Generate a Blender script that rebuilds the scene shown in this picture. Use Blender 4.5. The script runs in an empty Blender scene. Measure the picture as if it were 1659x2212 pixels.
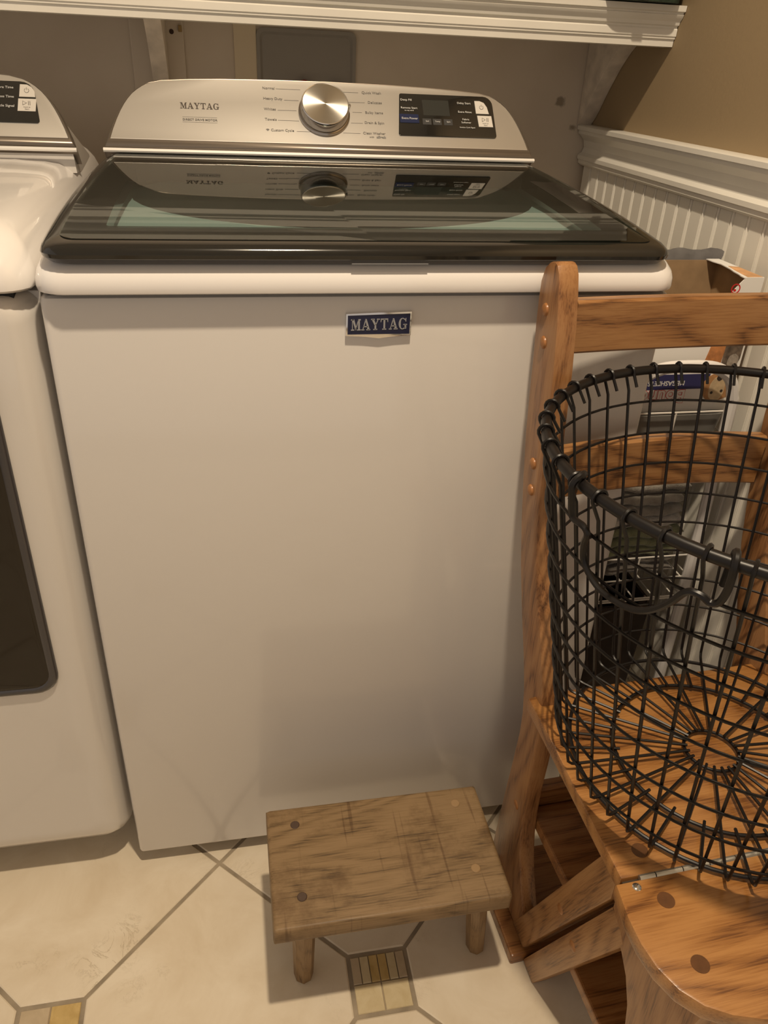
import bpy, bmesh, math, random
from mathutils import Vector, Matrix
random.seed(7)
PI = math.pi
S = bpy.context.scene
C = S.collection
# ---------------------------------------------------------------- camera
cam_d = bpy.data.cameras.new('camera'); cam = bpy.data.objects.new('camera', cam_d); C.objects.link(cam)
yaw, pitch, roll = -0.2080183555871449, -0.5276270907264765, 0.0483596940824608
fw = Vector((-math.sin(yaw)*math.cos(pitch), math.cos(yaw)*math.cos(pitch), math.sin(pitch)))
r0 = Vector((math.cos(yaw), math.sin(yaw), 0)); u0 = r0.cross(fw)
rt = r0*math.cos(roll)+u0*math.sin(roll); up = -r0*math.sin(roll)+u0*math.cos(roll)
M = Matrix((rt, up, -fw)).transposed().to_4x4(); M.translation = (0.19251, -0.83353, 1.12807)
cam.matrix_world = M
cam_d.sensor_fit = 'HORIZONTAL'; cam_d.sensor_width = 36; cam_d.lens = 36*1666.956/1659
cam_d.clip_start = 0.01
S.camera = cam
# ---------------------------------------------------------------- world, lights, exposure
w = bpy.data.worlds.new('world'); S.world = w; w.use_nodes = True
w.node_tree.nodes['Background'].inputs[0].default_value = (0.86, 0.74, 0.64, 1)
w.node_tree.nodes['Background'].inputs[1].default_value = 0.55
def area(name, loc, target, size, power, col, shape='DISK'):
    d = bpy.data.lights.new(name, 'AREA'); d.shape = shape; d.size = size; d.energy = power; d.color = col
    o = bpy.data.objects.new(name, d); C.objects.link(o); o.location = loc
    o.rotation_euler = (Vector(target)-Vector(loc)).to_track_quat('-Z', 'Y').to_euler(); return o
area('ceiling_bulb', (0.33, -0.52, 2.30), (0.33, -0.45, 0), 0.07, 27, (1.0, 0.82, 0.60))
area('hall_bulb', (1.75, -2.1, 1.9), (0.4, 0, 0.6), 0.25, 22, (1.0, 0.86, 0.74))
S.view_settings.view_transform = 'Standard'
try: S.view_settings.look = 'None'
except Exception: pass
S.view_settings.gamma = 1; S.view_settings.use_curve_mapping = False
S.view_settings.exposure = 0.0
# ---------------------------------------------------------------- material helpers
MATS = {}
def nt(name):
    m = bpy.data.materials.new(name); m.use_nodes = True; t = m.node_tree
    return m, t, t.nodes['Principled BSDF']
def setp(b, **k):
    names = dict(col='Base Color', rough='Roughness', metal='Metallic', coat='Coat Weight', coatr='Coat Roughness',
                 spec='Specular IOR Level', aniso='Anisotropic', trans='Transmission Weight', ior='IOR', sheen='Sheen Weight')
    for a, v in k.items():
        if a == 'col': v = (v[0], v[1], v[2], 1)
        b.inputs[names[a]].default_value = v
def plain(name, col, rough=0.5, noise=0.0, nscale=20, bump=0.0, bscale=200, **k):
    if name in MATS: return MATS[name]
    m, t, b = nt(name); setp(b, col=col, rough=rough, **k)
    tc = t.nodes.new('ShaderNodeTexCoord')
    if noise:
        n = t.nodes.new('ShaderNodeTexNoise'); n.inputs['Scale'].default_value = nscale; n.inputs['Detail'].default_value = 5
        t.links.new(tc.outputs['Object'], n.inputs['Vector'])
        r = t.nodes.new('ShaderNodeValToRGB'); r.color_ramp.elements[0].position = .3; r.color_ramp.elements[1].position = .7
        r.color_ramp.elements[0].color = (*[c*(1-noise) for c in col], 1); r.color_ramp.elements[1].color = (*[min(1, c*(1+noise*.6)) for c in col], 1)
        t.links.new(n.outputs['Fac'], r.inputs['Fac']); t.links.new(r.outputs['Color'], b.inputs['Base Color'])
    if bump:
        n = t.nodes.new('ShaderNodeTexNoise'); n.inputs['Scale'].default_value = bscale; n.inputs['Detail'].default_value = 3
        t.links.new(tc.outputs['Object'], n.inputs['Vector'])
        bp = t.nodes.new('ShaderNodeBump'); bp.inputs['Strength'].default_value = bump; bp.inputs['Distance'].default_value = .002
        t.links.new(n.outputs['Fac'], bp.inputs['Height']); t.links.new(bp.outputs['Normal'], b.inputs['Normal'])
    MATS[name] = m; return m
def wood(name, light, mid, dark, axis='X', rough=0.35, coat=0.25, fig=1.0, off=(0, 0, 0), figscale=1.0, rings=1.0):
    """oak: cathedral figure plus fine pores, both drawn out along one axis"""
    if name in MATS: return MATS[name]
    m, t, b = nt(name); setp(b, rough=rough, coat=coat, coatr=.25)
    tc = t.nodes.new('ShaderNodeTexCoord'); L = t.links.new
    inf = t.nodes.new('ShaderNodeObjectInfo')
    add = t.nodes.new('ShaderNodeVectorMath'); add.operation = 'ADD'; L(tc.outputs['Object'], add.inputs[0])
    cmb = t.nodes.new('ShaderNodeCombineXYZ'); L(inf.outputs['Random'], cmb.inputs[0]); L(inf.outputs['Random'], cmb.inputs[1]); L(inf.outputs['Random'], cmb.inputs[2])
    L(cmb.outputs[0], add.inputs[1])
    def mp(s_long, s_cross):
        mpn = t.nodes.new('ShaderNodeMapping')
        s = [s_cross]*3; s['XYZ'.index(axis)] = s_long; mpn.inputs['Scale'].default_value = s
        mpn.inputs['Location'].default_value = off
        L(add.outputs[0], mpn.inputs[0]); return mpn.outputs[0]
    a = t.nodes.new('ShaderNodeTexNoise'); a.inputs['Scale'].default_value = 1; a.inputs['Detail'].default_value = 2; a.inputs['Roughness'].default_value = .4
    L(mp(2.2*figscale, 11*figscale), a.inputs['Vector'])
    mul = t.nodes.new('ShaderNodeMath'); mul.operation = 'MULTIPLY'; mul.inputs[1].default_value = 26*rings; L(a.outputs['Fac'], mul.inputs[0])
    fr = t.nodes.new('ShaderNodeMath'); fr.operation = 'PINGPONG'; fr.inputs[1].default_value = 1; L(mul.outputs[0], fr.inputs[0])
    p = t.nodes.new('ShaderNodeTexNoise'); p.inputs['Scale'].default_value = 1; p.inputs['Detail'].default_value = 4; p.inputs['Roughness'].default_value = .6
    L(mp(22, 520), p.inputs['Vector'])
    sq = t.nodes.new('ShaderNodeMath'); sq.operation = 'POWER'; sq.inputs[1].default_value = 1.8; L(fr.outputs[0], sq.inputs[0])
    mx = t.nodes.new('ShaderNodeMath'); mx.operation = 'MULTIPLY_ADD'; mx.inputs[1].default_value = .34*fig; L(sq.outputs[0], mx.inputs[0])
    pr = t.nodes.new('ShaderNodeMapRange'); pr.inputs['From Min'].default_value = .44; pr.inputs['From Max'].default_value = .66; pr.inputs['To Max'].default_value = 1; L(p.outputs['Fac'], pr.inputs['Value'])
    wt = t.nodes.new('ShaderNodeMath'); wt.operation = 'MULTIPLY_ADD'; wt.inputs[1].default_value = .38; wt.inputs[2].default_value = .22; L(sq.outputs[0], wt.inputs[0])
    pm = t.nodes.new('ShaderNodeMath'); pm.operation = 'MULTIPLY_ADD'; L(pr.outputs[0], pm.inputs[0]); L(wt.outputs[0], pm.inputs[1]); pm.inputs[2].default_value = .10
    L(pm.outputs[0], mx.inputs[2])
    r = t.nodes.new('ShaderNodeValToRGB'); cr = r.color_ramp
    cr.elements[0].position = .12; cr.elements[0].color = (*light, 1)
    e = cr.elements.new(.45); e.color = (*mid, 1)
    cr.elements[-1].position = .9; cr.elements[-1].color = (*dark, 1)
    L(mx.outputs[0], r.inputs['Fac']); L(r.outputs['Color'], b.inputs['Base Color'])
    bp = t.nodes.new('ShaderNodeBump'); bp.inputs['Strength'].default_value = .15; bp.inputs['Distance'].default_value = .001; bp.invert = True
    L(mx.outputs[0], bp.inputs['Height']); L(bp.outputs['Normal'], b.inputs['Normal'])
    MATS[name] = m; return m
# ---------------------------------------------------------------- mesh helpers
INV = {}
def link(o, parent=None):
    C.objects.link(o)
    if parent: o.parent = parent
    return o
def finish(bm, name, mat, parent=None, local=False, smooth=35, recalc=True):
    if recalc: bmesh.ops.recalc_face_normals(bm, faces=bm.faces)
    root = parent
    while root is not None and root.parent is not None: root = root.parent
    if root is not None and not local: bmesh.ops.transform(bm, matrix=INV[root.name], verts=bm.verts)
    me = bpy.data.meshes.new(name); bm.to_mesh(me); bm.free()
    for mm in (mat if isinstance(mat, (list, tuple)) else [mat]): me.materials.append(mm)
    if smooth is not None:
        me.shade_smooth()
        try: me.set_sharp_from_angle(angle=math.radians(smooth))
        except Exception: pass
    o = bpy.data.objects.new(name, me); link(o, parent)
    if parent is None: INV[o.name] = Matrix.Identity(4)
    return o
def thing(name, label, cat, loc=(0, 0, 0), rz=0, group=None):
    o = bpy.data.objects.new(name, None); C.objects.link(o); o.location = loc; o.rotation_euler = (0, 0, rz)
    o.empty_display_size = .05
    o['label'] = label; o['category'] = cat
    if group: o['group'] = group
    INV[o.name] = (Matrix.Translation(loc) @ Matrix.Rotation(rz, 4, 'Z')).inverted(); return o
def tag(o, label, cat, group=None):
    o['label'] = label; o['category'] = cat
    if group: o['group'] = group
    return o
def struct(o): o['kind'] = 'structure'; return o
def new(): return bmesh.new()
def box(x0, x1, y0, y1, z0, z1, bev=0, seg=2, bm=None):
    b = bmesh.new()
    bmesh.ops.create_cube(b, size=1, matrix=Matrix.Translation(((x0+x1)/2, (y0+y1)/2, (z0+z1)/2)) @ Matrix.Diagonal((abs(x1-x0), abs(y1-y0), abs(z1-z0), 1)))
    if bev: bmesh.ops.bevel(b, geom=b.edges[:]+b.verts[:], offset=bev, segments=seg, affect='EDGES', profile=.6, clamp_overlap=True)
    return merge(bm, b)
def merge(bm, b):
    if bm is None: return b
    me = bpy.data.meshes.new('tmp'); b.to_mesh(me); b.free(); bm.from_mesh(me); bpy.data.meshes.remove(me); return bm
def prism(pts, fn, d0, d1, bev=0, seg=2, bm=None):
    """polygon pts (a,b) swept from d0 to d1; fn(a,b,d)->xyz"""
    b = bmesh.new()
    A = [b.verts.new(fn(p[0], p[1], d0)) for p in pts]; B = [b.verts.new(fn(p[0], p[1], d1)) for p in pts]
    n = len(pts); b.faces.new(A[::-1]); b.faces.new(B)
    for i in range(n): b.faces.new((A[i], A[(i+1) % n], B[(i+1) % n], B[i]))
    bmesh.ops.recalc_face_normals(b, faces=b.faces)
    if bev:
        ring = [e for e in b.edges if (e.verts[0] in A) == (e.verts[1] in A)]
        bmesh.ops.bevel(b, geom=ring, offset=bev, segments=seg, affect='EDGES', profile=.6, clamp_overlap=True)
    return merge(bm, b)
def tube(path, r, n=8, closed=False, bm=None, cap=True):
    b = bmesh.new(); P = [Vector(p) for p in path]; N = len(P); rings = []
    rr = r if isinstance(r, (list, tuple)) else [r]*N
    t0 = (P[1]-P[0]).normalized(); ref = Vector((0, 0, 1)) if abs(t0.z) < .9 else Vector((1, 0, 0))
    nrm = (ref - t0*ref.dot(t0)).normalized()
    for i in range(N):
        if closed: t = (P[(i+1) % N]-P[i-1]).normalized()
        elif i == 0: t = t0
        elif i == N-1: t = (P[-1]-P[-2]).normalized()
        else: t = (P[i+1]-P[i-1]).normalized()
        nrm = (nrm - t*nrm.dot(t)).normalized(); bn = t.cross(nrm)
        rings.append([b.verts.new(P[i]+(nrm*math.cos(2*PI*k/n)+bn*math.sin(2*PI*k/n))*rr[i]) for k in range(n)])
    for i in range(N if closed else N-1):
        A, B = rings[i], rings[(i+1) % N]
        for k in range(n): b.faces.new((A[k], A[(k+1) % n], B[(k+1) % n], B[k]))
    if cap and not closed: b.faces.new(rings[0][::-1]); b.faces.new(rings[-1])
    return merge(bm, b)
def smoothpath(pts, sub=6):
    P = [Vector(p) for p in pts]; out = []
    for i in range(len(P)-1):
        a = P[max(0, i-1)]; b = P[i]; c = P[i+1]; d = P[min(len(P)-1, i+2)]
        for k in range(sub):
            t = k/sub
            out.append(.5*((2*b)+(c-a)*t+(2*a-5*b+4*c-d)*t*t+(-a+3*b-3*c+d)*t*t*t))
    out.append(P[-1]); return out
def lathe(prof, n=32, mat4=None, bm=None):
    b = bmesh.new(); rings = []
    for r, z in prof:
        if r < 1e-6: rings.append([b.verts.new((0, 0, z))])
        else: rings.append([b.verts.new((r*math.cos(2*PI*k/n), r*math.sin(2*PI*k/n), z)) for k in range(n)])
    for A, B in zip(rings, rings[1:]):
        for k in range(n):
            if len(A) == 1 and len(B) == 1: continue
            if len(A) == 1: b.faces.new((A[0], B[k], B[(k+1) % n]))
            elif len(B) == 1: b.faces.new((A[k], A[(k+1) % n], B[0]))
            else: b.faces.new((A[k], A[(k+1) % n], B[(k+1) % n], B[k]))
    bmesh.ops.recalc_face_normals(b, faces=b.faces)
    if mat4 is not None: bmesh.ops.transform(b, matrix=mat4, verts=b.verts)
    return merge(bm, b)
def rrect(x0, x1, y0, y1, r, n=6):
    out = []
    for cx, cy, a0 in ((x1-r, y0+r, -PI/2), (x1-r, y1-r, 0), (x0+r, y1-r, PI/2), (x0+r, y0+r, PI)):
        for k in range(n+1):
            a = a0+PI/2*k/n; out.append((cx+r*math.cos(a), cy+r*math.sin(a)))
    return out
def loft(loops, caps=(True, True), bm=None):
    b = bmesh.new(); R = [[b.verts.new(p) for p in L] for L in loops]; n = len(R[0])
    for A, B in zip(R, R[1:]):
        for k in range(n): b.faces.new((A[k], A[(k+1) % n], B[(k+1) % n], B[k]))
    if caps[0]: b.faces.new(R[0][::-1])
    if caps[1]: b.faces.new(R[-1])
    return merge(bm, b)
def text(body, size, mat, name, parent, M4, ext=.0002, align='CENTER', bold=0, sx=1, world=True):
    cu = bpy.data.curves.new('txt', 'FONT'); cu.body = body; cu.size = size; cu.extrude = ext; cu.align_x = align; cu.align_y = 'CENTER'
    cu.offset = bold; cu.resolution_u = 3
    to = bpy.data.objects.new('txt', cu); C.objects.link(to)
    dg = bpy.context.evaluated_depsgraph_get(); me = bpy.data.meshes.new_from_object(to.evaluated_get(dg))
    bpy.data.objects.remove(to); bpy.data.curves.remove(cu)
    b = bmesh.new(); b.from_mesh(me); bpy.data.meshes.remove(me)
    bmesh.ops.transform(b, matrix=M4 @ Matrix.Diagonal((sx, 1, 1, 1)), verts=b.verts)
    return finish(b, name, mat, parent, local=not world, smooth=None, recalc=False)
# serif capitals for the badge and the control panel, drawn as polygons on a unit height
SER = {
 'M': (1.12, [[(.0, 0), (.38, 0), (.38, .09), (0, .09)], [(.68, 0), (1.12, 0), (1.12, .09), (.68, .09)], [(0, .91), (.3, .91), (.3, 1), (0, 1)], [(.83, .91), (1.12, .91), (1.12, 1), (.83, 1)],
   [(.12, .09), (.2, .09), (.2, .91), (.12, .91)], [(.82, .09), (1.02, .09), (1.02, .91), (.82, .91)], [(.12, 1), (.36, 1), (.62, .25), (.52, 0)], [(.83, 1), (.88, .91), (.58, .05), (.52, 0), (.53, .2)]]),
 'A': (1.0, [[(-.02, 0), (.32, 0), (.32, .09), (-.02, .09)], [(.55, 0), (1.02, 0), (1.02, .09), (.55, .09)], [(.1, .05), (.19, .05), (.5, .85), (.44, 1)], [(.42, 1), (.58, 1), (.95, .05), (.68, .05)], [(.22, .28), (.75, .28), (.72, .36), (.25, .36)]]),
 'Y': (.98, [[(-.02, .91), (.42, .91), (.42, 1), (-.02, 1)], [(.66, .91), (1.0, .91), (1.0, 1), (.66, 1)], [(.26, 0), (.72, 0), (.72, .09), (.26, .09)], [(.4, .05), (.6, .05), (.6, .48), (.4, .45)], [(.06, .95), (.32, .95), (.6, .48), (.4, .42)], [(.86, .95), (.77, .95), (.5, .48), (.6, .45)]]),
 'T': (.92, [[(.02, .9), (.9, .9), (.9, 1), (.02, 1)], [(.02, .68), (.08, .68), (.16, .92), (.02, .92)], [(.84, .68), (.9, .68), (.9, .92), (.76, .92)], [(.36, .05), (.56, .05), (.56, .95), (.36, .95)], [(.22, 0), (.7, 0), (.7, .09), (.22, .09)]]),
 'G': (1.0, None)}
def gshape():
    out = []
    for k in range(16):
        a0 = math.radians(48+k*17); a1 = math.radians(48+(k+1)*17)
        def th(a): return .07+.14*abs(math.cos(a))**1.5 if math.cos(a) < 0 else .07+.05*abs(math.cos(a))
        def pt(a, r): return (.48+(.46-r)*math.cos(a)*1.0, .5+(.52-r*.8)*math.sin(a))
        out.append([pt(a0, 0), pt(a1, 0), pt(a1, th(a1)*1.2), pt(a0, th(a0)*1.2)])
    out += [[(.72, .04), (.92, .04), (.92, .42), (.72, .42)], [(.56, .38), (1.02, .38), (1.02, .46), (.56, .46)], [(.82, .68), (.9, .68), (.9, 1), (.84, 1), (.76, .86)]]
    return out
SER['G'] = (1.0, gshape())
def serif(word, height, width, M4, mat, name, parent, ext=.0004):
    tot = sum(SER[c][0] for c in word)+.1*(len(word)-1); sx = width/tot; b = bmesh.new(); x = -tot/2
    for c in word:
        wd, polys = SER[c]
        for p in polys:
            prism([((x+q[0])*sx, (q[1]-.5)*height) for q in p], lambda a, bb, d: M4 @ Vector((a, bb, d)), 0, ext, bm=b)
        x += wd+.1
    return finish(b, name, mat, parent, smooth=None)
# ---------------------------------------------------------------- materials
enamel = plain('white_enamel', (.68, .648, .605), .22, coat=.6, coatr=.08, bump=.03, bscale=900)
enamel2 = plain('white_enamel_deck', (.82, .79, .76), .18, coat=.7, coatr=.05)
white_pl = plain('white_plastic', (.8, .78, .76), .35)
silver = plain('silver_console', (.70, .675, .63), .36, metal=.8)
chrome = plain('chrome', (.85, .84, .83), .12, metal=1)
black_gl = plain('black_gloss', (.012, .012, .011), .08, coat=1, coatr=.03)
black_lid = plain('dark_lid_frame', (.014, .013, .011), .12, coat=.3, coatr=.05)
rimm = plain('dark_rim_metal', (.20, .17, .14), .32, metal=.7)
darkgap = plain('gap_shade', (.02, .02, .02), .8)  # near-black that stands in for the shade inside open seams
ink = plain('print_grey', (.13, .12, .11), .6)
ink_black = plain('print_black', (.02, .02, .02), .6)
ink_white = plain('print_white', (.62, .62, .6), .6)
navy = plain('navy_badge', (.006, .007, .035), .3, coat=.2)
bluekey = plain('blue_key', (.008, .015, .06), .3)
greykey = plain('grey_key', (.05, .05, .05), .3)
disp = plain('display_grey', (.035, .036, .032), .15)
paint_tan = plain('tan_wall_paint', (.31, .225, .125), .75, noise=.05, nscale=3, bump=.12, bscale=160)
trim_w = plain('white_trim_paint', (.82, .79, .71), .32, noise=.04, nscale=9, bump=.08, bscale=60)
bead_w = plain('white_beadboard_paint', (.84, .81, .73), .45, noise=.03, nscale=5)
grout = plain('grout', (.34, .28, .20), .9, noise=.3, nscale=25, bump=.4, bscale=150)
blackwire = plain('black_wire', (.0075, .006, .0055), .38, spec=.35)
whitewire = plain('white_coated_wire', (.75, .72, .66), .35)
card = plain('brown_cardboard', (.36, .24, .13), .9, noise=.12, nscale=60)
OL, OM, OD = (.37, .185, .066), (.27, .120, .038), (.10, .040, .012)
oak_x = wood('oak_grain_across', OL, OM, OD, 'X', fig=1.25)
oak_z = wood('oak_grain_upright', (.36, .18, .07), (.27, .12, .042), (.12, .048, .016), 'Z', rough=.4)
oak_seat = wood('oak_seat', (.43, .205, .063), (.32, .138, .037), (.15, .055, .013), 'X', rough=.28, coat=.5, fig=1.45, figscale=.75, rings=.8)
def diagwood(ang, name):
    m = wood(name, (.38, .195, .072), (.28, .13, .042), (.12, .05, .016), 'Z', rough=.42, figscale=.8)
    for n in m.node_tree.nodes:
        if n.type == 'TEX_COORD':
            for l in [l for l in m.node_tree.links if l.from_node == n]:
                to = l.to_socket; mp = m.node_tree.nodes.new('ShaderNodeMapping'); mp.inputs['Rotation'].default_value = (ang, 0, 0)
                m.node_tree.links.new(n.outputs['Object'], mp.inputs[0]); m.node_tree.links.new(mp.outputs[0], to)
            break
    return m
oak_d = diagwood(math.radians(-22), 'oak_diagonal')
plugdark = plain('wood_plug_dark', (.13, .055, .02), .35, noise=.2, nscale=90)
pluglight = plain('wood_button', (.34, .145, .045), .35, noise=.15, nscale=90)
# ---------------------------------------------------------------- the room
XR, YB = .925, .80
def wallmat():
    m, t, b = nt('back_wall_paint'); setp(b, rough=.8); L = t.links.new
    tc = t.nodes.new('ShaderNodeTexCoord'); n = t.nodes.new('ShaderNodeTexNoise'); n.inputs['Scale'].default_value = 6; n.inputs['Detail'].default_value = 6
    L(tc.outputs['Object'], n.inputs['Vector'])
    r = t.nodes.new('ShaderNodeValToRGB'); r.color_ramp.elements[0].position = .3; r.color_ramp.elements[0].color = (.60, .52, .425, 1)
    r.color_ramp.elements[1].position = .7; r.color_ramp.elements[1].color = (.68, .60, .50, 1); L(n.outputs['Fac'], r.inputs['Fac'])
    last = r.outputs['Color']
    for (x, z, rad) in ((.853, 1.074, .009), (.886, 1.03, .005)):
        d = t.nodes.new('ShaderNodeVectorMath'); d.operation = 'DISTANCE'; d.inputs[1].default_value = (x, YB, z)
        nd = t.nodes.new('ShaderNodeTexNoise'); nd.inputs['Scale'].default_value = 90; L(tc.outputs['Object'], nd.inputs['Vector'])
        L(tc.outputs['Object'], d.inputs[0]); ma = t.nodes.new('ShaderNodeMath'); ma.operation = 'MULTIPLY_ADD'; ma.inputs[1].default_value = .014
        L(nd.outputs['Fac'], ma.inputs[0]); L(d.outputs['Value'], ma.inputs[2])
        rp = t.nodes.new('ShaderNodeMapRange'); rp.inputs['From Min'].default_value = rad+.004; rp.inputs['From Max'].default_value = rad+.009
        rp.inputs['To Min'].default_value = 1; rp.inputs['To Max'].default_value = 0; L(ma.outputs[0], rp.inputs['Value'])
        mx = t.nodes.new('ShaderNodeMix'); mx.data_type = 'RGBA'; L(rp.outputs[0], mx.inputs['Factor']); L(last, mx.inputs[6]); mx.inputs[7].default_value = (.30, .25, .19, 1); last = mx.outputs[2]
    L(last, b.inputs['Base Color']); return m
back_m = wallmat()
wb = struct(finish(box(-1.6, XR+.1, YB, YB+.1, -.02, 2.45), 'wall_back', back_m, smooth=None))
finish(box(.045, .136, YB-.010, YB, 0, 1.175, .002), 'mounting_board', back_m, wb, smooth=None)
finish(box(.222, .262, YB-.004, YB, 0, 1.185, .001), 'drywall_seam', plain('seam_paint', (.70, .60, .44), .8), wb, smooth=None)
finish(lathe([(0, .0005), (.004, .0005), (.004, 0)], 12, Matrix.Translation((.116, YB-.0101, 1.158)) @ Matrix.Rotation(PI/2, 4, 'X')), 'screw_hole', plain('hole_shade', (.05, .025, .015), .7), wb)  # flat dark disc, colour stands in for the shaded inside of the hole
finish(box(.128, .134, YB-.016, YB-.010, 1.158, 1.168, .001), 'wood_sliver', plain('bare_wood', (.35, .24, .1), .7), wb)
wr = struct(finish(box(XR, XR+.1, -2.4, YB, -.02, 2.45), 'wall_right', paint_tan, smooth=None))
struct(finish(box(-1.6, XR+.1, -2.4, YB+.1, 2.45, 2.5), 'ceiling', plain('ceiling_white', (.7, .67, .6), .9), smooth=None))
# beadboard: every tongue is a board of its own
pitch_b = .0392
prof = [(0, 0), (0, -.006), (.0012, -.0075), (.0305, -.0075), (.0315, -.0045), (.0325, -.0045), (.0335, -.0078), (.0352, -.0088), (.0370, -.0078), (.0380, -.0045), (.0388, -.0045), (.0388, 0)]
bb = None; k = 0; y = .786
bead0 = None
while y > -1.9:
    if bead0 is None:
        b = prism(prof, lambda a, d, z: (d, -a, z), .10, .975)
        bead0 = finish(b, 'bead_board', bead_w, wr, smooth=None); bead0.data.transform(Matrix.Identity(4)); bo = bead0
    else:
        bo = bead0.copy(); C.objects.link(bo); bo.parent = wr
    bo.location = (XR, y, 0); y -= pitch_b; k += 1
def run_y(profile, y0, y1, name, mat, parent=None):
    return finish(prism(profile, lambda a, z, y: (a, y, z), y0, y1), name, mat, parent, smooth=25)
rail_p = [(XR, .962), (XR-.012, .962), (XR-.017, .966), (XR-.017, .972), (XR-.020, .974), (XR-.020, .981), (XR-.012, .986), (XR-.009, .995), (XR-.012, 1.008), (XR-.020, 1.016), (XR-.025, 1.020), (XR-.025, 1.026), (XR-.029, 1.027), (XR-.029, 1.034), (XR-.024, 1.036), (XR, 1.036)]
struct(run_y(rail_p, -2.0, .797, 'trim_1', trim_w))
struct(run_y([(XR, 0), (XR-.016, 0), (XR-.016, .085), (XR-.010, .098), (XR, .1)], -2.0, .797, 'baseboard_right', trim_w))
struct(finish(box(-1.5, XR-.002, YB-.014, YB-.001, 0, .09, .003), 'baseboard_back', trim_w, smooth=None))
# ---------------------------------------------------------------- floor tiles
def tilemat(name, c0, c1, c2, sc=1):
    m, t, b = nt(name); setp(b, rough=.32, spec=.45); L = t.links.new
    tc = t.nodes.new('ShaderNodeTexCoord'); inf = t.nodes.new('ShaderNodeObjectInfo')
    vm = t.nodes.new('ShaderNodeVectorMath'); vm.operation = 'SCALE'; vm.inputs[0].default_value = (37, 21, 13); L(inf.outputs['Random'], vm.inputs['Scale'])
    ad = t.nodes.new('ShaderNodeVectorMath'); ad.operation = 'ADD'; L(tc.outputs['Object'], ad.inputs[0]); L(vm.outputs[0], ad.inputs[1])
    n = t.nodes.new('ShaderNodeTexNoise'); n.inputs['Scale'].default_value = 11*sc; n.inputs['Detail'].default_value = 8; n.inputs['Roughness'].default_value = .62; n.inputs['Distortion'].default_value = .6
    L(ad.outputs[0], n.inputs['Vector'])
    r = t.nodes.new('ShaderNodeValToRGB'); e = r.color_ramp.elements; e[0].position = .32; e[0].color = (*c1, 1); e[1].position = .68; e[1].color = (*c0, 1); L(n.outputs['Fac'], r.inputs['Fac'])
    v = t.nodes.new('ShaderNodeTexNoise'); v.inputs['Scale'].default_value = 16*sc; v.inputs['Detail'].default_value = 10; v.inputs['Roughness'].default_value = .7; v.inputs['Distortion'].default_value = 1.5
    L(ad.outputs[0], v.inputs['Vector'])
    a = t.nodes.new('ShaderNodeMath'); a.operation = 'SUBTRACT'; a.inputs[1].default_value = .5; L(v.outputs['Fac'], a.inputs[0])
    ab = t.nodes.new('ShaderNodeMath'); ab.operation = 'ABSOLUTE'; L(a.outputs[0], ab.inputs[0])
    mr = t.nodes.new('ShaderNodeMapRange'); mr.inputs['From Min'].default_value = 0; mr.inputs['From Max'].default_value = .012; mr.inputs['To Min'].default_value = 1; mr.inputs['To Max'].default_value = 0; L(ab.outputs[0], mr.inputs['Value'])
    msk = t.nodes.new('ShaderNodeTexNoise'); msk.inputs['Scale'].default_value = 8; L(ad.outputs[0], msk.inputs['Vector'])
    mm = t.nodes.new('ShaderNodeMapRange'); mm.inputs['From Min'].default_value = .56; mm.inputs['From Max'].default_value = .72; mm.inputs['To Max'].default_value = .75; L(msk.outputs['Fac'], mm.inputs['Value'])
    mu = t.nodes.new('ShaderNodeMath'); mu.operation = 'MULTIPLY'; L(mr.outputs[0], mu.inputs[0]); L(mm.outputs[0], mu.inputs[1])
    mx = t.nodes.new('ShaderNodeMix'); mx.data_type = 'RGBA'; L(mu.outputs[0], mx.inputs['Factor']); L(r.outputs['Color'], mx.inputs[6]); mx.inputs[7].default_value = (*c2, 1)
    L(mx.outputs[2], b.inputs['Base Color'])
    bp = t.nodes.new('ShaderNodeBump'); bp.inputs['Strength'].default_value = .25; bp.inputs['Distance'].default_value = .001; bp.invert = True; L(mu.outputs[0], bp.inputs['Height']); L(bp.outputs['Normal'], b.inputs['Normal'])
    return m
tile_m = tilemat('travertine_tile', (.80, .71, .56), (.69, .585, .43), (.40, .31, .19))
mos = [tilemat('mosaic_cream', (.66, .56, .36), (.56, .45, .26), (.4, .3, .14), 3), tilemat('mosaic_gold', (.62, .45, .19), (.48, .33, .12), (.3, .2, .07), 4), tilemat('mosaic_taupe', (.58, .47, .32), (.48, .38, .25), (.25, .18, .1), 3)]
floor = struct(finish(box(-1.6, XR, -2.4, YB, -.06, -.0018), 'floor', grout, smooth=None))
def clip(poly, ax, lim, sign):
    out = []
    for i in range(len(poly)):
        a, b = poly[i], poly[(i+1) % len(poly)]; da = sign*(lim-a[ax]); db = sign*(lim-b[ax])
        if da >= 0: out.append(a)
        if (da > 0 and db < 0) or (da < 0 and db > 0):
            q = da/(da-db); out.append((a[0]+(b[0]-a[0])*q, a[1]+(b[1]-a[1])*q))
    return out
LIM = ((0, XR-.02, 1), (1, YB-.018, 1), (0, -1.3, -1), (1, -1.9, -1))
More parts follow.
